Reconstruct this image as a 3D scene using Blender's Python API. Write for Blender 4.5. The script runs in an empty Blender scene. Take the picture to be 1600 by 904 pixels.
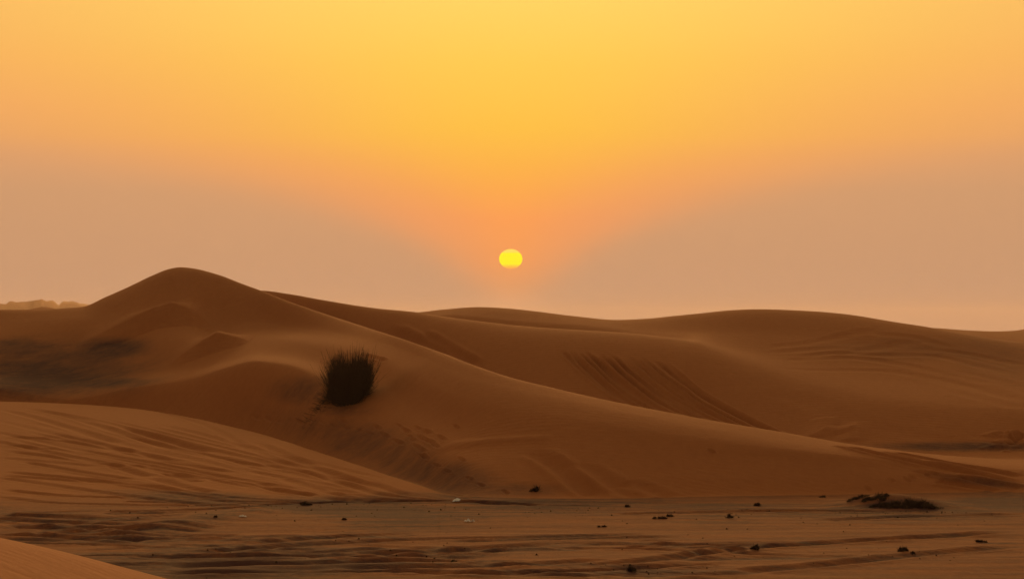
import bpy, math, random
import numpy as np

# ------------------------------------------------------------------ camera, sky, sun, exposure
F = 3830.0          # focal length in photo pixels (the sun's half-degree disc is 36 px wide)
CX, CY, HY = 800.0, 452.0, 522.0   # picture centre and horizon row of the 1600x904 photograph
EYE = 3.0
scene = bpy.context.scene
C = scene.collection
SUN_EL = math.radians(1.76)
SUN_AZ = math.radians(-0.03)

cam = bpy.data.cameras.new('camera')
cam.sensor_width = 36.0
cam.lens = 36.0 * F / 1600.0
cam.clip_start = 0.05
cam.clip_end = 60000.0
cam_o = bpy.data.objects.new('camera', cam)
C.objects.link(cam_o)
cam_o.location = (0, 0, EYE)
cam_o.rotation_euler = (math.radians(90) + math.atan((HY - CY) / F), 0, 0)
scene.camera = cam_o

def lin(r, g, b):
    f = lambda c: (c / 255 / 12.92) if c <= 10.3 else ((c / 255 + 0.055) / 1.055) ** 2.4
    return (f(r), f(g), f(b), 1.0)

world = bpy.data.worlds.new('World')
scene.world = world
world.use_nodes = True
wt = world.node_tree
wt.nodes.clear()
WN = wt.nodes.new
WL = wt.links.new

def wmath(op, a, b=None, clamp=False):
    n = WN('ShaderNodeMath'); n.operation = op; n.use_clamp = clamp
    for i, v in enumerate((a, b)):
        if v is None: continue
        if isinstance(v, (int, float)): n.inputs[i].default_value = v
        else: WL(v, n.inputs[i])
    return n.outputs[0]

def wramp(fac, stops):
    n = WN('ShaderNodeValToRGB'); n.color_ramp.interpolation = 'EASE' if False else 'LINEAR'
    el = n.color_ramp.elements
    while len(el) > 1: el.remove(el[-1])
    el[0].position = stops[0][0]; el[0].color = stops[0][1]
    for p, c in stops[1:]:
        e = el.new(p); e.color = c
    WL(fac, n.inputs[0])
    return n.outputs[0]

def wmix(fac, a, b, mode='MIX'):
    n = WN('ShaderNodeMix'); n.data_type = 'RGBA'; n.blend_type = mode
    for k, v in ((0, fac), (6, a), (7, b)):
        if isinstance(v, (int, float)): n.inputs[k].default_value = v
        elif isinstance(v, tuple): n.inputs[k].default_value = v
        else: WL(v, n.inputs[k])
    return n.outputs[2]

tc = WN('ShaderNodeTexCoord')
sep = WN('ShaderNodeSeparateXYZ'); WL(tc.outputs['Generated'], sep.inputs[0])
elev = wmath('MAXIMUM', wmath('MULTIPLY', wmath('ARCSINE', sep.outputs[2]), 180 / math.pi), 0.0)
azim = wmath('ABSOLUTE', wmath('SUBTRACT', wmath('MULTIPLY', wmath('ARCTAN2', sep.outputs[0], sep.outputs[1]), 180 / math.pi), math.degrees(SUN_AZ)))
rp = wmath('POWER', wmath('DIVIDE', elev, 90.0), 0.5)
S = lambda e, c: (math.sqrt(e / 90.0), lin(*c))
centre = wramp(rp, [S(0, (204, 158, 130)), S(.7, (209, 159, 126)), S(1.15, (224, 153, 106)), S(1.7, (246, 155, 92)), S(2.7, (252, 157, 86)),
                    S(3.3, (250, 166, 78)), S(3.9, (249, 176, 72)), S(4.8, (248, 190, 68)), S(6.3, (250, 201, 80)),
                    S(7.8, (253, 211, 98)), S(15, (254, 220, 128)), S(28, (250, 212, 130)), S(50, (196, 168, 120)), S(90, (112, 104, 90))])
side = wramp(rp, [S(0, (176, 144, 126)), S(.7, (186, 149, 124)), S(1.7, (196, 151, 118)), S(3.3, (203, 153, 114)), S(4.2, (216, 157, 111)), S(5.2, (238, 165, 103)),
                  S(6.3, (247, 175, 97)), S(7.8, (250, 184, 98)), S(15, (245, 192, 110)), S(28, (228, 190, 124)), S(50, (180, 156, 115)), S(90, (112, 104, 90))])
wid = wmath('MINIMUM', wmath('ADD', wmath('MULTIPLY', wmath('POWER', elev, 2.9), 0.10), 0.7), wmath('ADD', wmath('MULTIPLY', elev, 0.35), 7.3))
q = wmath('DIVIDE', azim, wid)
g = wmath('POWER', math.e, wmath('MULTIPLY', wmath('MULTIPLY', q, q), -1.0))
col = wmix(g, side, centre)
rim = wmath('MULTIPLY', wmath('MULTIPLY', g, wmath('SUBTRACT', 1.0, g)), 2.6)      # pinker where the glow gives way to dust
rim = wmath('MULTIPLY', rim, wmath('SUBTRACT', 1.0, wmath('DIVIDE', elev, 7.0), True))
rim = wmath('MULTIPLY', rim, wmath('MULTIPLY', wmath('SUBTRACT', elev, 1.0), 0.7, True))
col = wmix(rim, col, lin(250, 154, 92))
far = WN('ShaderNodeMapRange'); far.interpolation_type = 'SMOOTHSTEP'
WL(azim, far.inputs[0]); far.inputs[1].default_value = 12; far.inputs[2].default_value = 120
lowf = wmath('SUBTRACT', 1.0, wmath('DIVIDE', elev, 90.0))
col = wmix(wmath('MULTIPLY', far.outputs[0], lowf), col, (0.090, 0.058, 0.052, 1))
sky = WN('ShaderNodeTexSky'); sky.sky_type = 'NISHITA'; sky.sun_disc = False
sky.sun_elevation = SUN_EL; sky.sun_rotation = SUN_AZ; sky.dust_density = 6.0; sky.air_density = 1.0
bg_sky = WN('ShaderNodeBackground'); WL(sky.outputs[0], bg_sky.inputs[0]); bg_sky.inputs[1].default_value = 0.01
bg = WN('ShaderNodeBackground'); WL(col, bg.inputs[0]); bg.inputs[1].default_value = 0.95
add = WN('ShaderNodeAddShader'); WL(bg.outputs[0], add.inputs[0]); WL(bg_sky.outputs[0], add.inputs[1])
wo = WN('ShaderNodeOutputWorld'); WL(add.outputs[0], wo.inputs[0])

sl = bpy.data.lights.new('sun_light', 'SUN')
sl.energy = 4.5; sl.angle = math.radians(30); sl.color = (1.0, 0.47, 0.15)
sl_o = bpy.data.objects.new('sun_light', sl); C.objects.link(sl_o)
sl_o.rotation_euler = (-(math.pi / 2 - SUN_EL), 0, -SUN_AZ)   # lamp's -Z runs from the sun (+Y, low) toward the camera
sl_o.location = (0, 100, 60)

scene.view_settings.view_transform = 'Standard'
scene.view_settings.look = 'None'
scene.view_settings.exposure = 0.0
scene.view_settings.gamma = 1.0
scene.view_settings.use_curve_mapping = False
scene.cycles.use_denoising = True
scene.cycles.denoising_input_passes = 'RGB_ALBEDO_NORMAL'
scene.cycles.max_bounces = 4
scene.cycles.volume_bounces = 1

rnd = random.Random(7)
rng = np.random.default_rng(11)

# ------------------------------------------------------------------ numeric helpers
def pchip(x, y, q):
    x = np.asarray(x, float); y = np.asarray(y, float)
    h = np.diff(x); dl = np.diff(y) / h
    m = np.zeros_like(y)
    for i in range(1, len(x) - 1):
        if dl[i-1] * dl[i] > 0:
            w1 = 2*h[i] + h[i-1]; w2 = h[i] + 2*h[i-1]
            m[i] = (w1 + w2) / (w1/dl[i-1] + w2/dl[i])
    m[0] = dl[0]; m[-1] = dl[-1]
    q = np.clip(q, x[0], x[-1])
    i = np.clip(np.searchsorted(x, q) - 1, 0, len(x) - 2)
    t = (q - x[i]) / h[i]
    return ((2*t**3-3*t**2+1)*y[i] + (t**3-2*t**2+t)*h[i]*m[i] + (-2*t**3+3*t**2)*y[i+1] + (t**3-t**2)*h[i]*m[i+1])

def hash2(ix, iy, seed):
    n = (ix.astype(np.int64) * 374761393 + iy.astype(np.int64) * 668265263 + seed * 974634777) & 0xFFFFFFFF
    n = ((n ^ (n >> 13)) * 1274126177) & 0xFFFFFFFF
    return ((n ^ (n >> 16)) & 0xFFFF) / 65535.0

def vnoise(x, y, seed=0):
    ix = np.floor(x); iy = np.floor(y)
    fx = x - ix; fy = y - iy
    fx = fx*fx*fx*(fx*(fx*6-15)+10); fy = fy*fy*fy*(fy*(fy*6-15)+10)
    a = hash2(ix, iy, seed); b = hash2(ix+1, iy, seed); c = hash2(ix, iy+1, seed); d = hash2(ix+1, iy+1, seed)
    return (a + (b-a)*fx) * (1-fy) + (c + (d-c)*fx) * fy          # 0..1

def fbm(x, y, seed=0, oct=3):
    s = 0; a = 0.5; t = 0
    for k in range(oct):
        s = s + a * vnoise(x * 2**k + 17.3*k, y * 2**k - 9.1*k, seed + k); t += a; a *= 0.5
    return s / t

def smooth(a, lo, hi):
    t = np.clip((a - lo) / (hi - lo), 0, 1)
    return t*t*(3-2*t)

# ------------------------------------------------------------------ the dune field: crest and trough lines on the ground
# Each line is a curve in plan with its heights: P = (photo column, distance, photo row) read off the photograph,
# Z = (photo column, distance, height in metres).  The sand is lofted between consecutive lines.
def P(px, r, py):
    c = math.cos(math.atan((px - CX) / F))
    return (px, r, EYE + r * c * (HY - py) / F)
def Z(px, r, z): return (px, r, z)

LINES = [
 # 0 where the photographer stands
 ([Z(-400, 1, 1.42), Z(2000, 1, 1.38)], 6),
 # 1 crest of the near dune
 ([P(-400, 14.6, 790), P(-150, 14.8, 820), P(0, 15, 845.5), P(100, 15.3, 868), P(230, 15.6, 903), P(400, 16, 948), P(800, 17, 1040), P(1600, 18, 1150), P(2000, 18, 1180)], 6),
 # 2 foot of the near dune
 ([Z(-400, 24, .0), Z(400, 24, -.02), Z(2000, 24, 0)], 6),
 # 3 foot of the rutted dune / sand flat
 ([Z(-400, 42, .02), Z(0, 42, .02), Z(400, 43.6, .0), Z(700, 44.2, 0), Z(900, 42.5, 0), Z(1600, 42, 0), Z(2000, 42, 0)], 6),
 # 4 crest of the rutted dune
 ([P(-400, 74, 622), P(0, 73.5, 627), P(100, 72.5, 630), P(200, 70, 636.5), P(300, 65, 652), P(400, 60, 676), P(500, 54, 707), P(600, 49.5, 740.5), P(660, 47.3, 760),
   P(712, 45.6, 777), Z(760, 44.0, 0), Z(900, 43.8, 0), Z(1600, 43.2, 0), Z(2000, 43.2, 0)], 5),
 # 5 trough behind it / foot of the main dune
 ([Z(-400, 78, .5), Z(0, 77.5, .62), Z(200, 73.2, .62), Z(300, 68.3, .42), Z(400, 63.5, .2), Z(500, 57.0, .05), Z(600, 52, -.04), Z(660, 49, -.07), Z(715, 46.4, -.04),
   Z(760, 45.0, 0), P(900, 44.8, 778.5), P(1100, 45.4, 775), P(1300, 46.1, 771.5), P(1500, 46.6, 768.5), P(1600, 46.8, 768), P(2000, 47, 767)], 5),
 # 6 low spur in front of the main dune
 ([P(-400, 82, 592), P(0, 80, 606), P(60, 78.5, 617), P(100, 77, 623), P(200, 75.5, 606), P(300, 74, 589), P(360, 72.2, 571), P(400, 71, 562), P(450, 70, 567), P(500, 67.3, 586),
   P(548, 64, 636), P(620, 58, 680), P(720, 51, 715), P(900, 48, 735), P(1100, 47.5, 742), P(1300, 47.6, 745), P(1600, 48, 752), P(2000, 48.5, 757)], 4),
 # 7
 ([P(-400, 87, 575), P(0, 85.5, 585), P(100, 84, 590), P(200, 82, 583), P(300, 80, 573), P(360, 78, 562), P(400, 77.5, 553), P(450, 76, 556), P(500, 73, 565),
   P(548, 69.5, 586), P(620, 64, 622), P(720, 55.5, 668), P(900, 51, 690), P(1100, 49.4, 710), P(1300, 48.6, 727), P(1600, 49, 742), P(2000, 49.6, 748)], 6),
 # 8
 ([P(-400, 94, 535), P(0, 92, 540), P(100, 91, 542), P(200, 89, 541), P(268, 87.6, 530), P(335, 86, 536), P(400, 85, 532), P(450, 83, 530), P(500, 79, 536),
   P(548, 75, 546), P(620, 69, 571), P(720, 59, 618), P(900, 53.5, 652), P(1100, 51, 684), P(1300, 49.6, 709), P(1600, 49.8, 733), P(2000, 50.5, 740)], 5),
 # 9 knife-edged spur under the peak
 ([P(-400, 100, 508), P(0, 99, 502), P(130, 98, 495), P(200, 95.5, 492), P(240, 94.5, 496), P(268, 94, 500), P(296, 94, 502), P(335, 95.5, 512), P(400, 97, 504), P(450, 93, 511), P(500, 87.3, 516),
   P(548, 81, 525), P(620, 73.3, 543), P(720, 61.5, 584), P(900, 55.3, 627), P(1100, 52.2, 666), P(1300, 50.4, 697), P(1600, 50.4, 726), P(2000, 51.2, 733)], 3),
 # 10 crest of the main dune
 ([P(-400, 104, 490), P(0, 104, 484), P(60, 104, 483.5), P(110, 104, 481), P(128, 104, 479.5), P(165, 104.3, 464), P(200, 104.6, 448.5), P(240, 105, 429.5), P(265, 105, 420), P(282, 105, 417.5),
   P(300, 104.6, 419), P(340, 104.8, 429), P(380, 104, 444), P(405, 103, 453), P(457, 98, 473), P(515, 91, 492), P(572, 83.5, 510.5), P(630, 74, 529), P(687, 67.3, 549),
   P(745, 62.3, 571), P(800, 59.6, 589.5), P(857, 57.8, 604), P(915, 56.5, 618), P(972, 55.4, 630.5), P(1030, 54.4, 642), P(1087, 53.5, 653), P(1145, 52.7, 663), P(1200, 52.1, 672),
   P(1263, 51.5, 683), P(1326, 51.0, 694), P(1388, 50.8, 702.5), P(1451, 50.8, 710), P(1514, 50.9, 715), P(1600, 51.2, 720.5), P(2000, 52, 728)], 3),
 # 11 hollow behind the main dune
 ([Z(-400, 114, 2.6), Z(0, 113, 2.6), Z(130, 113, 2.6), Z(282, 114, 3.6), Z(405, 111, 3.7), Z(500, 101, 2.3), Z(600, 87, 1.5), Z(700, 75, .8), Z(800, 67, .35), Z(1000, 61.5, .15),
   Z(1200, 58, .12), Z(1400, 56, .12), Z(1600, 56.5, .2), Z(2000, 57, .2)], 8),
 # 12 crest of the middle dune
 ([Z(-400, 150, 2), Z(0, 150, 2), Z(130, 148, 2), Z(282, 135, 3.9), P(360, 127, 455), P(405, 122, 453.5), P(450, 118, 459), P(500, 114, 468), P(560, 110, 478), P(600, 108, 483), P(650, 106, 487.5),
   P(700, 104, 495), P(800, 101, 507), P(870, 99, 512.5), P(944, 97, 517), P(1016, 94.5, 523), P(1088, 91.5, 534), P(1130, 89, 549), P(1200, 84, 574), P(1300, 77, 604), P(1400, 73, 622), P(1600, 70, 638), P(2000, 70, 648)], 5),
 # 13 hollow behind it
 ([Z(-400, 165, 1.6), Z(0, 165, 1.6), Z(282, 152, 3), Z(405, 134, 4.3), Z(560, 118, 3.5), Z(650, 113, 3.5), Z(800, 107.5, 2.85), Z(944, 103, 2.7), Z(1016, 100, 2.7), P(1088, 97, 530), P(1130, 96, 540), P(1200, 93, 554), P(1300, 87, 573), P(1400, 83, 590), P(1600, 80, 606), P(2000, 80, 616)], 6),
 # 14
 ([Z(-400, 180, 1.5), Z(0, 180, 1.5), Z(282, 160, 2.9), Z(405, 142, 4.1), Z(560, 126, 3.5), Z(650, 121, 3.75), P(700, 119, 491), P(800, 116, 499), P(944, 112, 509.5), P(1016, 107, 519), P(1088, 105, 520.5), P(1140, 103.5, 522.5), P(1200, 102, 524), P(1300, 98, 535), P(1400, 95, 550), P(1600, 93, 572), P(2000, 92, 592)], 6),
 # 15 crest of the back dune
 ([Z(-400, 190, 1.6), Z(0, 190, 1.6), Z(282, 168, 2.8), Z(405, 150, 4.0), P(600, 130, 490), P(650, 128, 488), P(690, 127.5, 483.5), P(745, 127, 480), P(790, 126.5, 482), P(830, 126, 486), P(900, 124, 494.5),
   P(965, 122, 500), P(1010, 120, 498), P(1050, 118.5, 494), P(1100, 117, 489), P(1140, 116, 484.8), P(1180, 115, 483), P(1250, 113.5, 485), P(1315, 112, 490), P(1401, 110.5, 503.5), P(1447, 110, 510.5),
   P(1487, 109.5, 518), P(1545, 109, 528), P(1600, 108.5, 535), P(1800, 107, 556), P(2000, 106, 566)], 4),
 # 16 hollow
 ([Z(-400, 225, 1.2), Z(0, 225, 1.2), Z(405, 185, 1.4), Z(1000, 150, 1.4), Z(1600, 140, 1.0), Z(2000, 140, 1.0)], 10),
 # 17 crest of the farthest dune
 ([P(-400, 300, 488), P(0, 300, 490), P(40, 300, 485), P(55, 300, 481), P(70, 300, 479), P(82, 300, 481), P(105, 300, 487), Z(200, 280, 3), Z(400, 250, 2), Z(1300, 210, 2.5), P(1400, 200, 516), P(1447, 200, 511.5), P(1516, 200, 516),
   P(1560, 200, 517.5), P(1588, 200, 516.5), P(1605, 200, 513.5), P(1700, 200, 502), P(2000, 200, 492)], 3),
 ([Z(-400, 420, .3), Z(2000, 400, .3)], 3),
 ([Z(-400, 1200, 0), Z(2000, 1200, 0)], 3),
 ([Z(-400, 3600, 0), Z(2000, 3600, 0)], 3),
]
ROWS = [22, 14, 190, 260, 20, 80, 50, 64, 64, 64, 34, 150, 22, 46, 70, 14, 20, 10, 8, 8]

dense = np.arange(-150, 1751, 2.0)
th = np.arctan((dense - CX) / F)
extra = np.arange(th[-1] + math.radians(.5), 2*math.pi + th[0] - math.radians(.3), math.radians(1.6))
extra[(extra > math.pi)] = extra[(extra > math.pi)]
TH = np.concatenate([th, extra])
NC = len(TH); ND = len(dense)
THS = np.where(TH > math.pi, TH - 2*math.pi, TH)
PXE = np.where(np.abs(THS) < 1.2, CX + F * np.tan(np.clip(THS, -1.2, 1.2)), np.where(THS > 0, 2000, -400))
PXE = np.clip(PXE, -400, 2000)
wback = smooth(np.abs(THS), math.radians(20), math.radians(150))

def gsm(a, sig_px):
    n = int(sig_px * 3 / 2) + 1
    k = np.exp(-0.5 * (np.arange(-n, n+1) * 2.0 / sig_px)**2); k /= k.sum()
    b = a.copy()
    d = np.pad(a[:ND], n, mode='edge')
    sm = np.convolve(d, k, mode='valid')
    b[:ND] = sm
    return b

DEEP = .64; DEEP2 = .62
LR, LZ = [], []
for pts, sig in LINES:
    xs = [p[0] for p in pts]
    r = pchip(xs, [p[1] for p in pts], PXE); z = pchip(xs, [p[2] for p in pts], PXE)
    r = gsm(r, max(sig, 12)); z = gsm(z, sig)
    r = r*(1-wback) + wback * 0.5*(pts[0][1] + pts[-1][1]); z = z*(1-wback) + wback * 0.5*(pts[0][2] + pts[-1][2])
    LR.append(r); LZ.append(z)
LR = np.array(LR); LZ = np.array(LZ)                    # lines x columns
topw = 2.3 * smooth(PXE, 420, 640)
for k in range(9, 18):    # a broad rounded top on the long ridge
    r2 = LR[k] + topw * (.42 if k == 9 else 1)
    LZ[k] = EYE + (LZ[k] - EYE) * r2 / LR[k]; LR[k] = r2
for k in range(6, 18):     # dunes stand closer together than first read; rows in the photograph stay put
    r2 = LR[5] + DEEP * (LR[k] - LR[5])
    LZ[k] = EYE + (LZ[k] - EYE) * r2 / LR[k]; LR[k] = r2
for k in range(12, 18):
    r2 = LR[11] + DEEP2 * (LR[k] - LR[11])
    LZ[k] = EYE + (LZ[k] - EYE) * r2 / LR[k]; LR[k] = r2
for k in range(1, len(LR)): LR[k] = np.maximum(LR[k], LR[k-1] + 0.4)
h = np.diff(LR, axis=0); dl = np.diff(LZ, axis=0) / h
M = np.zeros_like(LZ)
same = dl[:-1] * dl[1:] > 0
w1 = 2*h[1:] + h[:-1]; w2 = h[1:] + 2*h[:-1]
with np.errstate(all='ignore'):
    M[1:-1] = np.where(same, (w1 + w2) / (w1/dl[:-1] + w2/dl[1:]), 0.0)
M = np.nan_to_num(M)
RR, ZZ, SEG = [LR[0][None]], [LZ[0][None]], [0]
starts = [0]
for k, n in enumerate(ROWS):
    t = (np.arange(1, n+1) / n)[:, None]
    if k >= 17: rr = LR[k] * (LR[k+1] / LR[k]) ** t
    else: rr = LR[k] + t * h[k]
    t = (rr - LR[k]) / h[k]
    zz = (2*t**3-3*t**2+1)*LZ[k] + (t**3-2*t**2+t)*h[k]*M[k] + (-2*t**3+3*t**2)*LZ[k+1] + (t**3-t**2)*h[k]*M[k+1]
    RR.append(rr); ZZ.append(zz); SEG += [k]*n
    starts.append(starts[-1] + n)
R = np.concatenate(RR); H = np.concatenate(ZZ); SEG = np.array(SEG)
NR = len(R)
X = R * np.sin(TH); Y = R * np.cos(TH)
PXG = np.where(np.cos(THS) > .3, CX + F * np.tan(np.clip(THS, -1.2, 1.2)), 1e5)[None].repeat(NR, 0)
def prow(): return HY - F * (H - EYE) / np.maximum(Y, 0.01)
PY = prow()

def hit(px, py, k0, k1):
    """photo pixel -> point on the sand between line k0 and line k1"""
    c = int(np.clip(round((px - dense[0]) / 2.0), 0, ND-1))
    a, b = starts[k0], starts[k1]
    col = PY[a:b+1, c]
    w = np.nonzero(col <= py)[0]
    i = a + (int(w[0]) if len(w) else (b - a))
    if i > a:
        u = (PY[i-1, c] - py) / max(PY[i-1, c] - PY[i, c], 1e-6); u = min(max(u, 0), 1)
    else: i, u = a + 1, 0.0
    rr = R[i-1, c] + u * (R[i, c] - R[i-1, c])
    t = math.atan((px - CX) / F)
    return (rr * math.sin(t), rr * math.cos(t))

def ground_z(x, y):
    t = math.atan2(x, y); px = CX + F * math.tan(t); r = math.hypot(x, y)
    c = (px - dense[0]) / 2.0; c0 = int(np.clip(math.floor(c), 0, ND-2)); u = min(max(c - c0, 0), 1)
    return (1-u) * np.interp(r, R[:, c0], H[:, c0]) + u * np.interp(r, R[:, c0+1], H[:, c0+1])

# ---- small landforms, ruts and footprints, all as relief in world metres
def near(x0, x1, y0, y1):
    return np.nonzero((X > x0) & (X < x1) & (Y > y0) & (Y < y1))

def mound(x, y, hgt, rx, ry, rot=0.0):
    s = 3 * max(rx, ry)
    i = near(x-s, x+s, y-s, y+s)
    dx, dy = X[i]-x, Y[i]-y
    u = dx*math.cos(rot) + dy*math.sin(rot); v = -dx*math.sin(rot) + dy*math.cos(rot)
    H[i] += hgt * np.exp(-(u/rx)**2 - (v/ry)**2)

def crescent(x, y, hgt, wl, wr, front, back):
    i = near(x-wl*1.5, x+wr*1.5, y-front*2.2, y+back*3)
    u, v = X[i]-x, Y[i]-y
    a = np.clip(1 - np.where(u < 0, -u/wl, u/wr), 0, 1)
    # steep slip face toward the viewer, long gentle back
    vv = v
    prof = np.where(vv < 0, np.clip(1 + vv/front, 0, 1), np.exp(-(vv/back)**2))
    H[i] += hgt * np.minimum(a**0.9, 1) * prof

pxy = hit(336, 546, 7, 9)
crescent(pxy[0], pxy[1] + .3, .50, 1.5, 1.05, .85, 2.0)
pxy = hit(268, 502, 8, 10)
crescent(pxy[0], pxy[1], .64, 3.2, 1.6, 1.2, 1.5)

TRACK = np.zeros_like(H)
def rut(pts, k0, k1, width=.3, depth=.06, berm=.5, fade=True, rough=.35, shift=0.0):
    w = [hit(a, b, k0, k1) for a, b in pts]
    # resample with a smooth curve
    n = len(w); s = np.arange(n); q = np.linspace(0, n-1, (n-1)*6 + 1)
    wx = pchip(s, [p[0] for p in w], q) if n > 2 else np.interp(q, s, [p[0] for p in w])
    wy = pchip(s, [p[1] for p in w], q) if n > 2 else np.interp(q, s, [p[1] for p in w])
    wy = wy + shift
    m = 4*width
    i = near(wx.min()-m, wx.max()+m, wy.min()-m, wy.max()+m)
    if len(i[0]) == 0: return
    ok = (SEG[i[0]] >= k0 - 1) & (SEG[i[0]] <= k1)
    i = (i[0][ok], i[1][ok])
    px, py = X[i], Y[i]
    best = np.full(px.shape, 1e9); tt = np.zeros(px.shape)
    for j in range(len(wx)-1):
        ax, ay, bx, by = wx[j], wy[j], wx[j+1], wy[j+1]
        L2 = (bx-ax)**2 + (by-ay)**2 + 1e-9
        t = np.clip(((px-ax)*(bx-ax) + (py-ay)*(by-ay)) / L2, 0, 1)
        d = np.hypot(px - ax - t*(bx-ax), py - ay - t*(by-ay))
        u = d < best
        best[u] = d[u]; tt[u] = (j + t[u]) / (len(wx)-1)
    d = best / width
    prof = -np.exp(-d*d) + berm * np.exp(-((d-1.5)/.6)**2)
    e = (smooth(tt, 0, .12) * (1 - smooth(tt, .85, 1))) if fade else 1.0
    nz = 1 - rough + 2*rough * vnoise(px*1.1, py*.7, 5)
    H[i] += depth * prof * e * nz
    TRACK[i] = np.maximum(TRACK[i], np.exp(-d*d) * e)

def crop(o, s, pts): return [(o[0] + a/s, o[1] + b/s) for a, b in pts]
# rutted dune, wheel ruts sweeping down its near side
for pts, dp, wd in [
    ([(0, 60), (150, 95), (300, 140), (450, 185), (620, 235)], .05, .30),
    ([(100, 50), (350, 95), (520, 150), (700, 205), (900, 260), (1273, 330)], .07, .32),
    ([(0, 190), (250, 210), (500, 245), (700, 270)], .05, .28),
    ([(0, 235), (130, 245), (260, 258)], .07, .30),
    ([(0, 262), (300, 300), (500, 330), (800, 345)], .05, .28),
    ([(0, 300), (250, 322), (480, 345)], .03, .3),
    ([(0, 365), (400, 405), (700, 435), (900, 465)], .06, .28),
    ([(0, 388), (300, 410), (560, 430)], .05, .25),
    ([(0, 455), (400, 490), (800, 500)], .05, .25),
    ([(620, 150), (850, 220), (1050, 270)], .06, .28),
    ([(780, 65), (1000, 130), (1273, 280)], .035, .25),
    ([(840, 222), (960, 252), (1100, 288), (1273, 345)], .05, .26),
    ([(560, 340), (640, 362), (740, 392)], .07, .28),
    ([(830, 375), (900, 392), (1000, 420)], .08, .3),
    ([(760, 400), (900, 440), (1060, 470)], .05, .28),
    ([(700, 270), (900, 330), (1150, 370)], .04, .24),
    ([(600, 515), (800, 520), (1100, 545)], .05, .22)]:
    rut(crop((0, 620), 3.18, pts), 3, 4, wd * .55, dp * .8, .3, rough=.15)
for pts, dp in [([(0, 275), (200, 340), (280, 372), (420, 405)], .06), ([(0, 220), (200, 310), (400, 385), (640, 452)], .06), ([(0, 330), (200, 360), (420, 420)], .05), ([(0, 420), (150, 470), (300, 485)], .06), ([(100, 400), (330, 450), (520, 478)], .04)]:
    rut(crop((400, 620), 3.18, pts), 3, 4, .14, dp * .7, .3, rough=.15)
for j in range(40):      # fainter, finer ruts between them
    a = rnd.uniform(-60, 560); b = rnd.uniform(0, 1)
    lo = float(np.interp(a, [0, 200, 400, 500, 600, 720], [640, 648, 690, 722, 752, 779])); y0 = lo + (786 - lo)*b
    sl_ = (.26 - .17*b) + (.08 if a > 250 else 0); L_ = rnd.uniform(180, 460)
    rut([(a + L_*t, min(y0 + sl_*L_*t - .05*sl_*L_*t*t, 788)) for t in (0, .33, .66, 1)], 3, 4, rnd.uniform(.09, .15), rnd.uniform(.012, .035), .3, rough=.15)
# sand flat, long shallow wheel tracks
for pts, dp, wd in [
    ([(870, 884), (1000, 876), (1150, 858), (1300, 846), (1450, 838), (1600, 828)], .045, .20),
    ([(1140, 893), (1300, 880), (1450, 864), (1600, 851)], .045, .2),
    ([(800, 893), (950, 889), (1100, 880)], .035, .18),
    ([(0, 806), (80, 807), (160, 810)], .06, .25), ([(0, 822), (120, 823), (260, 830)], .06, .25), ([(0, 833), (110, 838), (240, 843)], .06, .22),
    ([(10, 813), (90, 815), (190, 818)], .05, .2), ([(60, 829), (200, 835), (330, 836)], .05, .2),
    ([(220, 872), (450, 868), (700, 858), (900, 846)], .045, .22), ([(240, 886), (500, 880), (760, 874)], .045, .22), ([(260, 896), (560, 893), (860, 900)], .05, .2),
    ([(300, 862), (480, 850), (640, 842), (800, 838)], .04, .22), ([(380, 848), (520, 838), (660, 830)], .035, .2),
    ([(520, 888), (760, 884), (980, 872)], .035, .18), ([(640, 899), (860, 893), (1040, 886)], .04, .18),
    ([(1280, 812), (1420, 806), (1600, 800)], .03, .2), ([(950, 803), (1080, 799), (1250, 797), (1420, 792)], .03, .2), ([(160, 800), (300, 796), (420, 790)], .05, .2)]:
    rut(pts, 2, 3, wd, dp)
rut([(170, 838), (250, 824), (330, 808), (430, 791)], 2, 4, .5, -.05, .1)
for j in range(70):      # many fine streaks where wheels and wind combed the flat
    if j < 26: a, b, L_ = rnd.uniform(-60, 200), rnd.uniform(796, 850), rnd.uniform(80, 260)
    else: a, b, L_ = rnd.uniform(100, 1000), rnd.uniform(838, 903), rnd.uniform(120, 420)
    sl_ = rnd.uniform(-.06, .05)
    rut([(a + L_*t, b + sl_*L_*t + rnd.uniform(-1, 1)) for t in (0, .33, .66, 1)], 2, 3, rnd.uniform(.10, .2), rnd.uniform(.010, .028), .5)
# middle dune, fan of tracks
for i in range(24):
    i *= .62
    sx, sy = 878 + i*11 + rnd.uniform(-4, 4), 545 + i*1.4 + rnd.uniform(-3, 5)
    ex, ey = 1004 + i*15.5 + rnd.uniform(-4, 4), 640 + i*2.75
    mx, my = sx*.5 + ex*.5 - 4, sy*.42 + ey*.58
    rut([(sx, sy), (sx*.75 + ex*.25 - 3, sy*.70 + ey*.30), (mx, my), (sx*.25 + ex*.75 - 2, sy*.19 + ey*.81), (ex + 14, ey + 7)], 11, 12, rnd.uniform(.045, .08), rnd.uniform(.045, .085), .6, rough=.15)
for pts in [[(598, 513), (636, 529), (659, 541), (702, 560)], [(655, 524), (680, 537), (702, 549), (748, 574)], [(664, 525), (690, 539), (712, 551), (752, 573)], [(616, 514), (645, 530), (672, 545), (700, 556)]]:
    rut(pts, 11, 12, .12, .05, .6)
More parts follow.
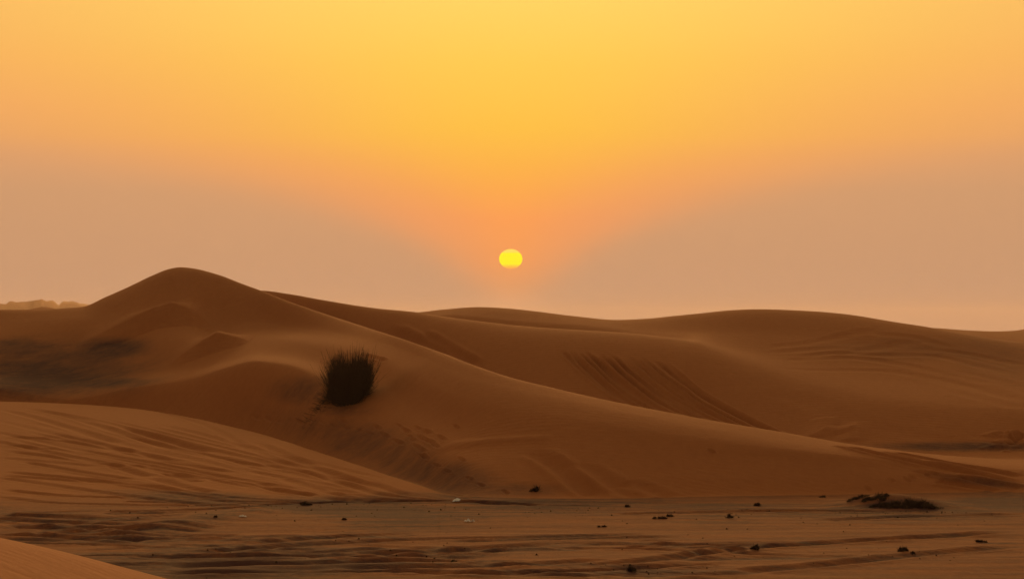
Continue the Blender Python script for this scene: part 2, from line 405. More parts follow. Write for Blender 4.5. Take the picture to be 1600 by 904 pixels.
# back dune, wind and wheel streaks
for pts, dp in [
    ([(0, 320), (200, 300), (450, 250), (620, 225)], .08), ([(160, 380), (500, 340), (830, 280)], .09), ([(0, 385), (400, 380), (800, 430), (1391, 560)], .07),
    ([(0, 430), (600, 450), (1000, 520), (1391, 630)], .07), ([(900, 480), (1150, 540), (1391, 620)], .08), ([(1000, 445), (1200, 490), (1391, 545)], .08),
    ([(300, 350), (600, 365), (900, 370), (1391, 480)], .09), ([(900, 330), (1150, 370), (1391, 420)], .10), ([(560, 250), (760, 262), (1000, 330)], .07), ([(1000, 560), (1391, 660)], .05),
    ([(0, 350), (300, 330), (500, 330)], .06), ([(40, 560), (230, 620), (480, 720), (760, 790), (1080, 850)], .05)]:
    rut(crop((1200, 450), 3.478, pts), 11, 15, .3, dp*.2, .5)
for pts in [[(300, 700), (280, 760), (262, 815)], [(490, 720), (465, 780), (440, 840)], [(290, 770), (460, 772)]]:
    rut(crop((1200, 450), 3.478, pts), 11, 12, .28, -.05, .2)
for j in range(9):    # churned sand at its right foot
    a = rnd.uniform(1240, 1391); b = rnd.uniform(790, 870)
    rut(crop((1200, 450), 3.478, [(a-40, b+14), (a, b), (a+45, b-8)]), 11, 12, .18, rnd.uniform(.04, .09), .6)
# main dune tail and face
for pts, dp in [([(330, 240), (600, 300), (870, 355), (1273, 428)], .05), ([(560, 270), (900, 335), (1273, 395)], .05), ([(820, 415), (1000, 445), (1150, 468)], .05), ([(900, 400), (1100, 425), (1273, 455)], .04), ([(700, 360), (960, 410), (1273, 470)], .03)]:
    rut(crop((1200, 620), 3.18, pts), 5, 10, .13, dp*1.7, .5, rough=.15)
for pts, dp in [([(100, 270), (200, 330), (290, 400), (420, 500)], .05), ([(150, 285), (260, 360), (340, 440), (410, 490)], .03), ([(330, 330), (470, 410), (640, 500)], .035), ([(560, 420), (680, 460), (800, 495)], .03)]:
    rut(crop((800, 620), 3.18, pts), 5, 10, .2, dp, .6)
rut([(688, 698), (740, 693), (800, 688), (870, 686)], 5, 10, .2, -.04, .1)

PY = prow()
def footprint(px, py, k0, k1, s=1.0, rot=None):
    a = rot if rot is not None else rnd.uniform(.25, .6)
    r0, r1 = starts[k0], starts[k1]
    c0, c1 = np.searchsorted(dense, [px - 45, px + 45])
    dx, dy = PXG[r0:r1, c0:c1] - px, PY[r0:r1, c0:c1] - py
    u = (dx*math.cos(a) + dy*math.sin(a)) / (7.0*s); v = (-dx*math.sin(a) + dy*math.cos(a)) / (2.8*s)
    d = np.hypot(u, v)
    H[r0:r1, c0:c1] += .05*s * (-np.exp(-d*d) + .3*np.exp(-((d-1.5)/.4)**2))
    TRACK[r0:r1, c0:c1] = np.maximum(TRACK[r0:r1, c0:c1], np.exp(-d*d))
for a, b in [(402, 650), (418, 653), (436, 656), (452, 655), (470, 660), (486, 658), (505, 662), (522, 664), (541, 668), (560, 671), (579, 676), (603, 679), (590, 666), (535, 658),
             (625, 664), (633, 672), (640, 680), (652, 668), (660, 684), (668, 674), (652, 697), (660, 703), (672, 690), (681, 696), (622, 690), (645, 686), (656, 709), (664, 713), (690, 684)]:
    footprint(a + rnd.uniform(-2, 2), b, 5, 10, rnd.uniform(.7, 1.15))
for a, b in [(683, 727), (699, 736), (734, 748), (752, 758), (790, 769), (722, 718), (714, 667), (1417, 749), (1425, 745), (1448, 743), (1460, 740), (1392, 750), (1356, 763), (1112, 705)]:
    footprint(a, b, 5, 10, .8)
for a, b in [(574, 555), (582, 557), (592, 559), (598, 561)]:
    footprint(a, b, 5, 10, .9, 0)

# hummocks that gather round the plants
bush_xy = hit(548, 634, 5, 9)
mound(bush_xy[0], bush_xy[1], .10, 1.3, 1.2)
clump_c = hit(1400, 789, 2, 5)
mound(clump_c[0] + .05, clump_c[1], .20, .8, .7)
mound(clump_c[0] - .45, clump_c[1] + .2, .05, .5, .4)

# gentle unevenness, wind-stretched along the flat
flatw = ((SEG == 2) | (SEG == 3) | (SEG == 4))[:, None] * 1.0
low = np.exp(-(H/0.6)**2) * (R > 20) * (R < 80)
H += .05 * low * (fbm(X*.12, Y*.4, 31, 3) - .5) * (1 - .65*(SEG >= 3)[:, None])
H += .03 * low * flatw * (1 - .8*(SEG == 3)[:, None]) * (fbm(X*.14, Y*1.6 + .05*X, 3, 3) - .5)
mid = (R > 44) * (R < 220) * 1.0
H += .05 * mid * (fbm(X*.12, Y*.12, 41, 2) - .5)
H += np.where(wback > 0, wback * 1.2 * (fbm(X*.03, Y*.03, 77, 3) - .5), 0)
PY = prow()

# ---- where dark coarse sand lies, plus darkened ruts on the flat (a point attribute read by the material)
COARSE = np.zeros_like(H)
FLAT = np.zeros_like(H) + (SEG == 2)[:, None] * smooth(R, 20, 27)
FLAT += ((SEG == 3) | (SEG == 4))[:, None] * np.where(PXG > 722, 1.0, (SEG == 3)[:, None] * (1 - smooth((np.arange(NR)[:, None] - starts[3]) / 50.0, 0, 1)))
COARSE += .45 * TRACK * (SEG == 2)[:, None]  # wheel ruts and streaks on the flat coloured darker along their floors
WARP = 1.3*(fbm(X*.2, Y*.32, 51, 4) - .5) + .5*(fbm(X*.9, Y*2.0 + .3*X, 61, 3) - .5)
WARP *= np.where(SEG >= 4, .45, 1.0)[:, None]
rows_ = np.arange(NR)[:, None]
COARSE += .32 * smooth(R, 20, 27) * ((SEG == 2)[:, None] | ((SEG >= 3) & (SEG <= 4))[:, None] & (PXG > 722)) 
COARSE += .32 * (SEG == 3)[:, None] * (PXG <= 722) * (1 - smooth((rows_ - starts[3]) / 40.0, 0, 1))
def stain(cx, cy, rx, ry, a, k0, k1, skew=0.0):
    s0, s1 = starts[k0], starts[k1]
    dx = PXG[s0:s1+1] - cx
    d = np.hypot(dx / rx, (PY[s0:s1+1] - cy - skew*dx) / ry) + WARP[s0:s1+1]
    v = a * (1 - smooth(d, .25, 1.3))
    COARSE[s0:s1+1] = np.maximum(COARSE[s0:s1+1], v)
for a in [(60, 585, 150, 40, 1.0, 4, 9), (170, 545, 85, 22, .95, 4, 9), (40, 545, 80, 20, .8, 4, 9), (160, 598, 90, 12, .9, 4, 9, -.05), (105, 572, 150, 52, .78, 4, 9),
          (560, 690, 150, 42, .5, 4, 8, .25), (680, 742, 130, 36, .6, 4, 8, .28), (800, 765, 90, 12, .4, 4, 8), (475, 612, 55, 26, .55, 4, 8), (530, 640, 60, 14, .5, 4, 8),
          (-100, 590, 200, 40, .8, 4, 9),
          (850, 786, 320, 16, 1.0, 2, 5), (560, 794, 220, 26, 1.0, 2, 5), (330, 778, 150, 14, .8, 2, 4, .06), (80, 812, 190, 26, .85, 2, 4, .08), (230, 838, 160, 14, .7, 2, 4),
          (420, 885, 330, 34, 1.0, 2, 3), (480, 845, 230, 22, .65, 2, 3, -.04), (760, 862, 220, 12, .7, 2, 3, -.1), (900, 893, 300, 10, .8, 2, 3), (620, 815, 160, 16, .8, 2, 3),
          (1130, 790, 260, 10, .8, 2, 5), (1140, 812, 120, 12, .6, 2, 3), (1420, 797, 250, 22, .95, 2, 5), (1580, 786, 140, 22, 1.0, 2, 5), (1540, 752, 90, 8, .6, 5, 8, .12),
          (1060, 889, 160, 9, .7, 2, 3), (1560, 848, 70, 5, .6, 2, 3), (1460, 862, 90, 8, .5, 2, 3), (1300, 806, 170, 10, .6, 2, 3),
          (1500, 697, 160, 9, .8, 10, 13), (1560, 560, 110, 40, .25, 11, 16, .25), (1420, 545, 160, 22, .2, 11, 16)]:
    stain(*a)

# ------------------------------------------------------------------ materials
def mat(name):
    m = bpy.data.materials.new(name); m.use_nodes = True
    nt = m.node_tree; nt.nodes.clear()
    return m, nt.nodes.new, nt.links.new

def sand_material():
    m, N, L = mat('sand')
    out = N('ShaderNodeOutputMaterial'); b = N('ShaderNodeBsdfPrincipled'); L(b.outputs[0], out.inputs[0])
    b.inputs['Roughness'].default_value = .95; b.inputs['Specular IOR Level'].default_value = .08
    geo = N('ShaderNodeNewGeometry')
    def noise(scale, sx=1, sy=1, sz=1, detail=3, rough=.55):
        mp = N('ShaderNodeMapping'); mp.inputs['Scale'].default_value = (sx, sy, sz); L(geo.outputs['Position'], mp.inputs[0])
        n = N('ShaderNodeTexNoise'); n.inputs['Scale'].default_value = scale; n.inputs['Detail'].default_value = detail; n.inputs['Roughness'].default_value = rough
        L(mp.outputs[0], n.inputs[0]); return n.outputs[0]
    def mix(f, a, c):
        n = N('ShaderNodeMix'); n.data_type = 'RGBA'
        for k, v in ((0, f), (6, a), (7, c)):
            if isinstance(v, (float, tuple)): n.inputs[k].default_value = v
            else: L(v, n.inputs[k])
        return n.outputs[2]
    def mth(op, a, c=None, clamp=False):
        n = N('ShaderNodeMath'); n.operation = op; n.use_clamp = clamp
        for k, v in enumerate((a, c)):
            if v is None: continue
            if isinstance(v, (int, float)): n.inputs[k].default_value = v
            else: L(v, n.inputs[k])
        return n.outputs[0]
    big = noise(.25, detail=4)
    streak = noise(1.1, .35, 2.4, 1, 5, .65)
    grain = noise(26, 1, 1, 1, 4, .7)
    c = mix(big, SAND_A, SAND_B)
    c = mix(mth('MULTIPLY', grain, .38), c, SAND_C)
    at = N('ShaderNodeAttribute'); at.attribute_name = 'coarse'
    patch = noise(.9, .5, 1.6, 1, 5, .7)
    clod = noise(5.0, 1.1, .8, 1, 4, .75)
    fl = N('ShaderNodeAttribute'); fl.attribute_name = 'flat'
    iso = noise(1.3, 1, 1, 1, 5, .65)
    sn = N('ShaderNodeMix'); sn.data_type = 'FLOAT'; L(fl.outputs['Fac'], sn.inputs[0]); L(iso, sn.inputs[2]); L(mth('ADD', mth('MULTIPLY', streak, .6), mth('MULTIPLY', patch, .4)), sn.inputs[3])
    nz = mth('ADD', mth('MULTIPLY', mth('SUBTRACT', sn.outputs[0], .5), mth('ADD', mth('MULTIPLY', fl.outputs['Fac'], 2.6), 1.0)), mth('MULTIPLY', mth('SUBTRACT', clod, .5), mth('ADD', mth('MULTIPLY', fl.outputs['Fac'], 1.0), .4)))
    amt = mth('MULTIPLY', at.outputs['Fac'], 2.0, True)
    fac = mth('ADD', at.outputs['Fac'], mth('MULTIPLY', nz, amt), True)
    c = mix(mth('MULTIPLY', mth('SUBTRACT', clod, .35, True), .7), c, SAND_C)
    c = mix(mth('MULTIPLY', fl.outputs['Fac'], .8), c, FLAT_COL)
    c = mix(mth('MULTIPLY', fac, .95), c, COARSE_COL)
    L(c, b.inputs['Base Color'])
    # wind ripples and grains as fine relief
    mp = N('ShaderNodeMapping'); mp.inputs['Rotation'].default_value = (0, 0, .5); L(geo.outputs['Position'], mp.inputs[0])
    wv = N('ShaderNodeTexWave'); wv.inputs['Scale'].default_value = 1.55; wv.inputs['Distortion'].default_value = 5.0; wv.inputs['Detail'].default_value = 2; wv.inputs['Detail Scale'].default_value = .9
    wv.bands_direction = 'Y'; L(mp.outputs[0], wv.inputs[0])
    rip = mth('MULTIPLY', wv.outputs['Fac'], mth('MULTIPLY', mth('SUBTRACT', big, .38, True), .03))
    hgt = mth('ADD', rip, mth('ADD', mth('MULTIPLY', grain, .010), mth('ADD', mth('MULTIPLY', streak, .03), mth('MULTIPLY', clod, .03))))
    bp = N('ShaderNodeBump'); bp.inputs['Strength'].default_value = .55; bp.inputs['Distance'].default_value = 1.0
    L(hgt, bp.inputs['Height']); L(bp.outputs[0], b.inputs['Normal'])
    return m
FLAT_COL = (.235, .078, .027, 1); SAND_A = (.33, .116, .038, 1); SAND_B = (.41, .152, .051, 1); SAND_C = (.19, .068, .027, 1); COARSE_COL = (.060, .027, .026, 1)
SAND = sand_material()

def plant_material(name, c1, c2):
    m, N, L = mat(name)
    out = N('ShaderNodeOutputMaterial'); b = N('ShaderNodeBsdfPrincipled'); L(b.outputs[0], out.inputs[0])
    n = N('ShaderNodeTexNoise'); n.inputs['Scale'].default_value = 14
    r = N('ShaderNodeValToRGB'); r.color_ramp.elements[0].color = c1; r.color_ramp.elements[1].color = c2
    g = N('ShaderNodeNewGeometry'); L(g.outputs['Position'], n.inputs[0])
    L(n.outputs[0], r.inputs[0]); L(r.outputs[0], b.inputs['Base Color']); b.inputs['Roughness'].default_value = .85; b.inputs['Specular IOR Level'].default_value = .1
    return m
TWIG = plant_material('dry_twig', (.030, .018, .013, 1), (.058, .034, .024, 1))
LEAF = plant_material('dark_foliage', (.020, .012, .009, 1), (.044, .026, .018, 1))
PAPER = plant_material('paper_scrap', (.80, .79, .77, 1), (.87, .86, .84, 1))
PAPER.node_tree.nodes['Noise Texture'].inputs['Scale'].default_value = 30

# ------------------------------------------------------------------ sand sheets
def sheet(name, r0, r1, label, colmask=None, wrap=True):
    nr = r1 - r0 + 1
    nc = NC
    idx = np.arange(nr * nc, dtype=np.int32).reshape(nr, nc)
    a = idx[:-1]; b = idx[1:]
    an = np.roll(a, -1, 1); bn = np.roll(b, -1, 1)
    q = np.stack([a, b, bn, an], -1)[:, :, ::-1]      # winding for upward normals (clockwise azimuth)
    if colmask is not None: q = q[:, colmask]
    q = q.reshape(-1, 4)
    used = np.zeros(nr*nc, bool); used[q.ravel()] = True
    remap = np.cumsum(used) - 1
    co = np.stack([X[r0:r1+1], Y[r0:r1+1], H[r0:r1+1]], -1).reshape(-1, 3)[used].astype(np.float32)
    q = remap[q].astype(np.int32)
    me = bpy.data.meshes.new(name)
    me.vertices.add(len(co)); me.vertices.foreach_set('co', co.ravel())
    me.loops.add(q.size); me.loops.foreach_set('vertex_index', q.ravel())
    me.polygons.add(len(q)); me.polygons.foreach_set('loop_start', np.arange(0, q.size, 4, dtype=np.int32))
    me.update(calc_edges=True)
    me.polygons.foreach_set('use_smooth', np.ones(len(q), bool))
    at = me.attributes.new('coarse', 'FLOAT', 'POINT')
    at.data.foreach_set('value', COARSE[r0:r1+1].reshape(-1)[used].astype(np.float32))
    at = me.attributes.new('flat', 'FLOAT', 'POINT')
    at.data.foreach_set('value', FLAT[r0:r1+1].reshape(-1)[used].astype(np.float32))
    me.materials.append(SAND)
    o = bpy.data.objects.new(name, me); C.objects.link(o)
    o['kind'] = 'structure'; o['label'] = label
    return o
left = np.zeros(NC, bool); left[:ND] = dense < 722; left[ND:] = THS[ND:] < 0
S_ = starts
sheet('sand_dune', S_[0], S_[2], 'smooth bare sand dune the photographer stands on')
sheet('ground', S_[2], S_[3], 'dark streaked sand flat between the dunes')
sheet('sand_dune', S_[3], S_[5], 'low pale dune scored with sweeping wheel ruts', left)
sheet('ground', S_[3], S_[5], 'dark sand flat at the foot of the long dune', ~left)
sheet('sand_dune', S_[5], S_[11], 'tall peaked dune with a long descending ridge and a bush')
sheet('sand_dune', S_[11], S_[13], 'middle dune with a fan of tracks on its slope')
sheet('sand_dune', S_[13], S_[16], 'broad dune forming the skyline')
sheet('sand_dune', S_[16], S_[18], 'far low dune behind the skyline dune')
sheet('ground', S_[18], S_[20], 'desert plain reaching the horizon')
# ground under the camera
me = bpy.data.meshes.new('ground_cap')
ring = [(float(X[0, c]), float(Y[0, c]), float(H[0, c])) for c in range(NC)]
me.from_pydata(ring + [(0, 0, float(H[0].mean()))], [], [(NC, (c+1) % NC, c) for c in range(NC)])
me.materials.append(SAND); me.attributes.new('coarse', 'FLOAT', 'POINT')
o = bpy.data.objects.new('ground', me); C.objects.link(o); o['kind'] = 'structure'; o['label'] = 'trodden sand where the photographer stands'

# far dunes fading into the haze, about two kilometres off
def far_range(name, r, prof, depth, label):
    xs = np.arange(-700, 900, 2.0)
    base = pchip([p[0] for p in prof], [p[1] for p in prof], xs)
    py = base + .5*(fbm(xs*.05, xs*0, 9, 4) - .5)*2 * (base < 500)
    nrow = 14
    co, fc = [], []
    for j in range(nrow):
        t = j/(nrow-1)                        # 0 near foot, .5 crest, 1 far foot
        rr = r + depth*(t-.5)
        k = math.sin(math.pi*t)**1.3
        for i, px in enumerate(xs):
            a = math.atan((px-CX)/F)
            zc = max(EYE + r*(HY-py[i])/F, 0.3)
            nz = 1 + .25*(float(vnoise(np.array([px*.06 + j*.7]), np.array([j*.6]), 4)[0]) - .5) * (1-abs(2*t-1)) * (t != .5)
            co.append((rr*math.sin(a), rr*math.cos(a), zc*k*nz - (0.5 if k < .01 else 0)))
    n = len(xs)
    for j in range(nrow-1):
        for i in range(n-1): fc.append((j*n+i, j*n+i+1, (j+1)*n+i+1, (j+1)*n+i))
    me = bpy.data.meshes.new(name); me.from_pydata(co, [], fc); me.update()
    for p in me.polygons: p.use_smooth = True
    me.materials.append(SAND); me.attributes.new('coarse', 'FLOAT', 'POINT')
    o = bpy.data.objects.new(name, me); C.objects.link(o); o['kind'] = 'structure'; o['label'] = label
    return o
far_range('hills', 1800, [(-700, 476), (-200, 470), (-60, 474), (0, 472.5), (18, 473.5), (40, 473), (50, 471.5), (56, 471), (64, 471.5), (70, 474.5), (80, 476), (100, 477.5), (120, 480), (150, 486), (300, 512), (900, 521)], 500, 'low hazy dunes on the far horizon')
far_range('hills', 2600, [(-700, 474), (0, 473), (60, 474), (95, 474), (120, 477), (150, 482), (300, 508), (900, 521)], 900, 'palest hills fading into the dusty horizon')

# ------------------------------------------------------------------ the sun
def build_sun():
    D = 20000.0; rad = D * 18.2 / F
    m, N, L = mat('sun_disc')
    out = N('ShaderNodeOutputMaterial'); e = N('ShaderNodeEmission'); L(e.outputs[0], out.inputs[0])
    tcn = N('ShaderNodeTexCoord'); sp = N('ShaderNodeSeparateXYZ'); L(tcn.outputs['Generated'], sp.inputs[0])
    r = N('ShaderNodeValToRGB'); el = r.color_ramp.elements
    el[0].position = 0.0; el[0].color = lin(250, 165, 70)
    el[1].position = .24; el[1].color = lin(255, 243, 15)
    for p, c in ((.08, (251, 185, 70)), (.76, (255, 244, 14)), (.84, (254, 222, 90))):
        x = el.new(p); x.color = lin(*c)
    L(sp.outputs[2], r.inputs[0]); L(r.outputs[0], e.inputs[0]); e.inputs[1].default_value = 1.08
    import bmesh
    bm = bmesh.new(); bmesh.ops.create_uvsphere(bm, u_segments=64, v_segments=32, radius=rad)
    me = bpy.data.meshes.new('sun'); bm.to_mesh(me); bm.free()
    for p in me.polygons: p.use_smooth = True
    me.materials.append(m)
    o = bpy.data.objects.new('sun', me); C.objects.link(o)
    o.location = (D*(798-CX)/F, D, EYE + D*(HY-404.3)/F); o.scale = (1, 1, .85)
    o['label'] = 'flattened yellow setting sun hanging above the dune skyline'; o['category'] = 'sun'
build_sun()

# ------------------------------------------------------------------ plants
def tube(co, fc, pts, r0, r1, sides=3):
    base = len(co); n = len(pts)
    for i, p in enumerate(pts):
        rr = r0 + (r1-r0)*i/(n-1)
        a, b = pts[max(i-1, 0)], pts[min(i+1, n-1)]
        d = np.array(b) - np.array(a); d = d / (np.linalg.norm(d) + 1e-9)
        u = np.cross(d, (0.31, .92, .2)); u /= (np.linalg.norm(u) + 1e-9); v = np.cross(d, u)
        for s in range(sides):
            t = 2*math.pi*s/sides
            q = np.array(p) + rr*(math.cos(t)*u + math.sin(t)*v); co.append(tuple(q))
    for i in range(n-1):
        for s in range(sides):
            s2 = (s+1) % sides
            fc.append((base+i*sides+s, base+i*sides+s2, base+(i+1)*sides+s2, base+(i+1)*sides+s))

def part(name, co, fc, m, parent):
    me = bpy.data.meshes.new(name); me.from_pydata(co, [], fc); me.update()
    me.materials.append(m)
    o = bpy.data.objects.new(name, me); C.objects.link(o); o.parent = parent
    return o

def empty(name, loc, label, cat, group=None):
    o = bpy.data.objects.new(name, None); C.objects.link(o); o.location = loc; o.empty_display_size = .1
    o['label'] = label; o['category'] = cat
    if group: o['group'] = group
    return o

def arc(p0, az, lean, L, droop, n=5):
    pts = [np.array(p0, float)]
    for i in range(n-1):
        t = (i+1)/(n-1); ang = lean*(1 + droop*t)
        d = np.array([math.cos(az)*math.sin(ang), math.sin(az)*math.sin(ang), math.cos(ang)])
        pts.append(pts[-1] + d*L/(n-1))
    return pts

def big_bush():
    bx, by = bush_xy; bz = ground_z(bx, by)
    root = empty('desert_shrub', (bx, by, bz), 'large dark twiggy bush growing on the slope of the peaked dune', 'bush')
    def gz(x, y): return ground_z(bx + x, by + y) - bz
    for k in range(14):
        co, fc = [], []
        a = 2*math.pi*k/14 + rnd.uniform(-.2, .2); rr = rnd.uniform(.05, .25)
        x, y = rr*math.cos(a), rr*math.sin(a)*.8
        tube(co, fc, arc((x, y, gz(x, y) - .06), a, rnd.uniform(.15, .75), rnd.uniform(.6, .95), -.5, 6), .02, .007, 5)
        part('stem', co, fc, TWIG, root)
    co, fc = [], []
    clump = [(rnd.uniform(0, 2*math.pi), math.sqrt(rnd.uniform(.02, 1)), rnd.uniform(.72, 1.1)) for _ in range(40)]
    for k in range(3000):
        # shoots fan out of a few dozen crowded heads, nearly upright in the middle, splayed at the rim
        a, u, top = rnd.choice(clump)
        a += rnd.gauss(0, .22); u = min(1.0, abs(u + rnd.gauss(0, .12)))
        ca, sa = math.cos(a), math.sin(a)
        x, y = u*math.copysign(abs(ca)**.65, ca)*.43, u*math.copysign(abs(sa)**.65, sa)*.34
        z0 = gz(x, y) + (rnd.uniform(0, .45) if rnd.random() < .6 else rnd.uniform(-.03, .05))
        lean = (.04 + .34*u*u) * rnd.uniform(.5, 1.35)
        L = (1.22 - .20*u*u) * top * rnd.uniform(.62, 1.0) - (z0 - gz(x, y))*.7
        if u > .75 and rnd.random() < .3: lean = rnd.uniform(.7, 1.25); L *= .55
        L = max(.16, L)
        if rnd.random() < .10: L *= 1.2; lean *= 1.5
        az = a + rnd.uniform(-.6, .6)
        pts = arc((x, y, z0), az, lean, L, rnd.uniform(-.5, .3), 5)
        tube(co, fc, pts, rnd.uniform(.004, .0065), .0014, 3)
        if rnd.random() < .5:
            b = pts[rnd.choice((1, 2, 3))]
            tube(co, fc, arc(b, az + rnd.uniform(-1.5, 1.5), lean + rnd.uniform(.1, .5), L*rnd.uniform(.15, .35), -.4, 3), .0035, .0012, 3)
    f = part('shoots', co, fc, TWIG, root); f['kind'] = 'stuff'
    co, fc = [], []
    bulge = [rnd.uniform(.8, 1.1) for _ in range(16)]
    for k in range(8000):    # tangled small leaves, thick in the heart and thinning outward
        a = rnd.uniform(0, 2*math.pi); u = rnd.random()**.5 * bulge[int(a/(2*math.pi)*16) % 16]
        u = abs(u*.88 + rnd.gauss(0, .14))
        hmax = .86 * max(.25, 1 - .30*u**4) * bulge[int(a*5) % 16]
        zz = hmax * rnd.random()**1.15 + abs(rnd.gauss(0, .05))
        ca, sa = math.cos(a), math.sin(a)
        x, y = u*math.copysign(abs(ca)**.6, ca)*(.47 + .06*math.sin(zz*3)), u*math.copysign(abs(sa)**.7, sa)*.40
        z = gz(x, y) + zz
        s = rnd.uniform(.014, .032)
        d = np.array([rnd.gauss(0, .4), rnd.gauss(0, .4), rnd.gauss(.9, .4)]); d /= np.linalg.norm(d)
        w = np.cross(d, (rnd.random(), rnd.random(), rnd.random() - .5)); w /= np.linalg.norm(w) + 1e-9
        p = np.array([x, y, z]); i = len(co)
        co += [tuple(p - w*s*.3), tuple(p + w*s*.3), tuple(p + d*s*2.6)]
        fc.append((i, i+1, i+2))
    f = part('foliage', co, fc, LEAF, root); f['kind'] = 'stuff'
    # fallen twigs trailing to the lee side
    co, fc = [], []
    for k in range(260):
        x = -.25 - abs(rnd.gauss(0, .36)); y = rnd.gauss(.25, .25)
        z = gz(x, y) + rnd.uniform(0, .03)
        pts = arc((x, y, z), rnd.uniform(0, 2*math.pi), rnd.uniform(.9, 1.45), rnd.uniform(.08, .3), .05, 3)
        tube(co, fc, pts, .006, .003, 3)
    f = part('fallen_twigs', co, fc, TWIG, root); f['kind'] = 'stuff'
big_bush()

def tuft(px, py, k0, k1, wid, hgt, label, n=120, skew=0.0, mats=1.0, depth=.6, name='desert_plant', cat='plant'):
    """ragged dry plant; wid and hgt in photo pixels at the distance of the sand it stands on"""
    x0, y0 = hit(px, py, k0, k1); z0 = ground_z(x0, y0); s = math.hypot(x0, y0) / F
    W, Hh = wid*s/2*(.64 if cat == 'plant' else .9), hgt*s*.8
    root = empty(name, (x0, y0, z0), label, cat)
    gz = lambda x, y: ground_z(x0 + x, y0 + y) - z0
    co, fc = [], []
    lobes = [(max(-1, min(1, rnd.gauss(0, .55))), rnd.uniform(-1, 1), rnd.uniform(.3, 1.0)) for _ in range(max(3, n//18))]
    for k in range(n):
        u, v, t = rnd.choice(lobes)
        u = max(-1.1, min(1.1, u + rnd.gauss(0, .12))); x = u*W; y = (v + rnd.gauss(0, .2))*W*depth
        L = Hh * t * (1 - .5*u*u) * rnd.uniform(.5, 1.35) + .01
        az = rnd.uniform(0, 2*math.pi)
        pts = arc((x, y, gz(x, y) - .02), az if skew == 0 else (0 if skew > 0 else math.pi) + rnd.uniform(-.9, .9), rnd.uniform(.1, 1.2), L + .02, rnd.uniform(-.5, .3), 4)
        tube(co, fc, pts, .005, .0015, 3)
    f = part('twigs', co, fc, TWIG, root); f['kind'] = 'stuff'
    co, fc = [], []
    for k in range(int(n*3*mats)):
        u, v, t = rnd.choice(lobes)
        u = u + rnd.gauss(0, .11); x = u*W; y = (v + rnd.gauss(0, .16))*W*depth
        z = gz(x, y) + Hh*t*max(.1, 1 - .6*u*u)*rnd.random()**1.2*.8
        sz = rnd.uniform(.008, .02)
        d = np.array([rnd.gauss(0, 1), rnd.gauss(0, 1), rnd.gauss(.3, .7)]); d /= np.linalg.norm(d)
        w = np.cross(d, (rnd.random(), rnd.random(), rnd.random() - .5)); w /= np.linalg.norm(w) + 1e-9
        p = np.array([x, y, z]); i = len(co)
        co += [tuple(p - w*sz*.6), tuple(p + w*sz*.6), tuple(p + d*sz*2)]; fc.append((i, i+1, i+2))
    f = part('leaves', co, fc, LEAF if cat == 'plant' else TWIG, root); f['kind'] = 'stuff'
    return root

# dead mat on the hummock, four ragged clumps
tuft(1431, 791, 2, 5, 66, 16, 'thickest black clump of dead plant on the sand hummock', 420, 0, 1.4, .5, 'dead_shrub', 'dead shrub')
tuft(1394, 790, 2, 5, 66, 13, 'black dead plant mat hugging the front of the sand hummock', 300, -1, 1.3, .5, 'dead_shrub', 'dead shrub')
tuft(1371, 779, 2, 6, 50, 9, 'ragged dead plant draped over the crown of the sand hummock', 220, -1, 1.2, .5, 'dead_shrub', 'dead shrub')
tuft(1340, 778, 2, 6, 34, 7, 'low dead twigs trailing off the thin end of the sand hummock', 120, -1, 1, .5, 'dead_shrub', 'dead shrub')
# single plants
tuft(836, 766, 5, 8, 20, 12, 'small dark pyramid-shaped plant at the foot of the long dune', 120, 0, 1.2)
tuft(1180, 857, 2, 3, 17, 11, 'round dark tuft at the head of a thin sand tail beside the upper wheel track', 110, 0, 1.2)
tuft(1410, 860, 2, 3, 19, 11, 'dark spiky tuft between the two long wheel tracks', 110, 0, 1.2)
tuft(1425, 864, 2, 3, 7, 5, 'tiny dark sprig next to the spiky tuft between the wheel tracks', 40)
tuft(989, 891, 2, 3, 20, 12, 'dark tuft with thin upright sprigs on the lower wheel track', 120, 0, .9)
tuft(1138, 808, 2, 3, 9, 12, 'thin upright dark sprig standing alone on the sand flat', 60, 0, .8)
tuft(1030, 809, 2, 3, 30, 6, 'long low strip of dark dry stems lying on a sand ledge', 130, 1, 1.1, .35)
tuft(1047, 806, 2, 3, 20, 5, 'short dark stems ending the sand ledge strip', 80, 1, 1.1, .35)
tuft(1185, 789, 2, 5, 18, 6, 'flat dark cushion plant near the foot of the long dune', 90)
tuft(938, 822, 2, 3, 26, 3, 'thin dark root lying along a low sand ledge', 60, 1, .6, .3)
tuft(981, 791, 2, 5, 16, 5, 'small flat dark plant on the dark band of sand', 60)
tuft(476, 788, 2, 3, 30, 8, 'crooked dark dead branch on the flat below the rutted dune', 110, 1, .7, .4)
tuft(538, 811, 2, 3, 7, 4, 'dark speck of dry plant on the dark sand flat', 30)
tuft(1530, 846, 2, 3, 26, 5, 'flat dark plant beside the far end of a long wheel track', 90, 1, 1, .4)
tuft(1286, 776, 2, 5, 14, 5, 'small dark sprig on the dark band beside the thin end of the hummock', 50)
tuft(338, 807, 2, 3, 6, 4, 'tiny dark sprig near a white scrap on the pale sand streak', 30)
tuft(710, 876, 2, 3, 8, 4, 'tiny lone sprig on the open streaked sand flat', 30)

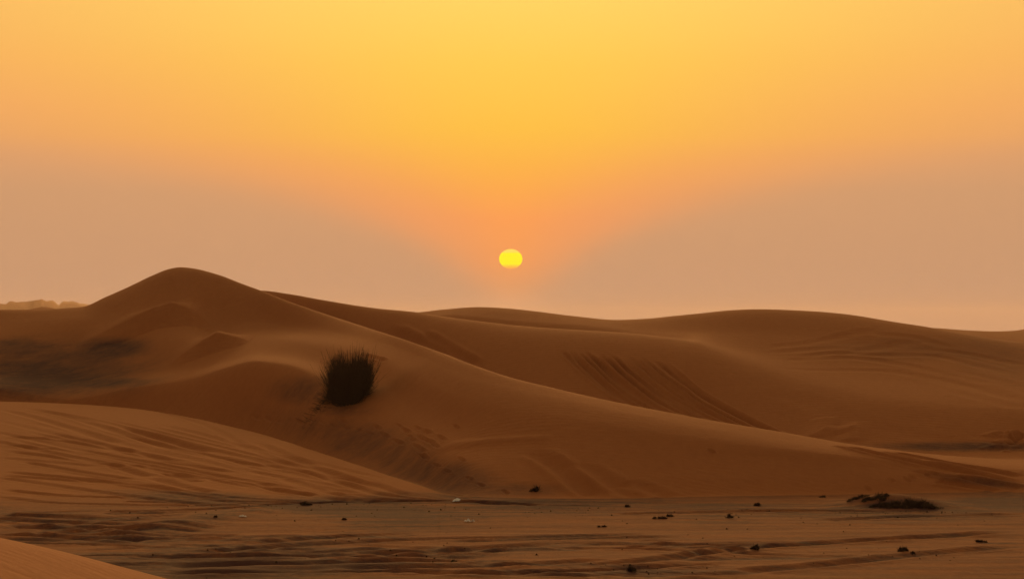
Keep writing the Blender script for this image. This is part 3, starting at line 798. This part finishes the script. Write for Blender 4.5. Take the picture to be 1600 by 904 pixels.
# ------------------------------------------------------------------ litter: crumpled pale scraps
def scrap(px, py, k0, k1, wid, hgt, label, seed):
    r2 = random.Random(seed)
    x0, y0 = hit(px, py, k0, k1); s = math.hypot(x0, y0) / F
    W, Hh = wid*s*1.15, hgt*s*1.2
    n, m_ = 9, 5
    co, fc = [], []
    for j in range(m_):
        for i in range(n):
            x = (i/(n-1) - .5)*W + r2.uniform(-.01, .01); y = (j/(m_-1) - .5)*W*.55 + r2.uniform(-.015, .015)
            z = ground_z(x0+x, y0+y) + .006 + Hh*r2.uniform(.1, 1.0)*math.sin(math.pi*(j+.4)/(m_-.2))*math.sin(math.pi*(i+.5)/n)
            co.append((x, y, z - ground_z(x0, y0)))
    for j in range(m_-1):
        for i in range(n-1): fc.append((j*n+i, j*n+i+1, (j+1)*n+i+1, (j+1)*n+i))
    me = bpy.data.meshes.new('litter_scrap'); me.from_pydata(co, [], fc); me.update(); me.materials.append(PAPER)
    o = bpy.data.objects.new('litter_scrap', me); C.objects.link(o); o.location = (x0, y0, ground_z(x0, y0))
    sm = o.modifiers.new('thickness', 'SOLIDIFY'); sm.thickness = .003
    o['label'] = label; o['category'] = 'litter'; o['group'] = 'pale scraps of litter on the sand'
scrap(713.5, 781, 2, 5, 10, 4, 'white paper scrap at the pointed tip of the rutted dune', 1)
scrap(731, 814, 2, 3, 9, 5, 'crumpled white scrap on the sand flat in front of the dune tip', 2)
scrap(739, 814, 2, 3, 4, 4, 'smallest white scrap lying beside a crumpled one', 3)
scrap(380, 806, 2, 3, 9, 3, 'white scrap on the pale sand streak below the rutted dune', 4)

# ------------------------------------------------------------------ loose dark crumbs of crust, twig and stone on the flat
def crumbs():
    co, fc = [], []
    spots = [(640, 796, 260, 12, 160), (420, 786, 160, 8, 60), (330, 795, 60, 6, 20), (1250, 785, 300, 12, 130), (1000, 800, 260, 14, 90), (1420, 800, 140, 14, 110), (1440, 868, 120, 10, 40), (1000, 888, 100, 8, 40), (800, 850, 700, 45, 170), (480, 790, 40, 5, 30)]
    for cx, cy, sx, sy, n in spots:
        for _ in range(int(n*.6)):
            px, py = rnd.gauss(cx, sx*.6), rnd.gauss(cy, sy*.6)
            if not (-60 < px < 1660 and 782 < py < 902): continue
            x, y = hit(px, py, 2, 3); z = ground_z(x, y)
            r = .005 + .014*rnd.random()**2.5
            b = len(co)
            for a in range(5):
                t = a*1.257 + rnd.uniform(-.3, .3); co.append((x + r*1.3*math.cos(t)*rnd.uniform(.6, 1.4), y + r*math.sin(t)*rnd.uniform(.6, 1.4), z - .004))
            co.append((x + rnd.uniform(-.4, .4)*r, y, z + r*rnd.uniform(.6, 1.5)))
            for a in range(5): fc.append((b+a, b+(a+1) % 5, b+5))
    me = bpy.data.meshes.new('gravel'); me.from_pydata(co, [], fc); me.update(); me.materials.append(TWIG)
    o = bpy.data.objects.new('gravel', me); C.objects.link(o)
    o['kind'] = 'stuff'; o['label'] = 'tiny dark crumbs of crust and stone strewn over the sand flat'; o['category'] = 'gravel'
crumbs()

# ------------------------------------------------------------------ dusty air
def haze():
    import bmesh
    bm = bmesh.new(); bmesh.ops.create_cube(bm, size=1.0)
    me = bpy.data.meshes.new('haze'); bm.to_mesh(me); bm.free()
    m, N, L = mat('haze')
    out = N('ShaderNodeOutputMaterial'); v = N('ShaderNodeVolumePrincipled')
    v.inputs['Color'].default_value = (.93, .82, .72, 1); v.inputs['Density'].default_value = HAZE_D; v.inputs['Anisotropy'].default_value = .35
    L(v.outputs[0], out.inputs['Volume'])
    me.materials.append(m)
    o = bpy.data.objects.new('haze', me); C.objects.link(o)
    o.scale = (7400, 7400, 44); o.location = (0, 0, 44/2 - 2.0)
    o['kind'] = 'stuff'; o['label'] = 'dusty evening air over the desert'; o['category'] = 'haze'
HAZE_D = .00018
haze()
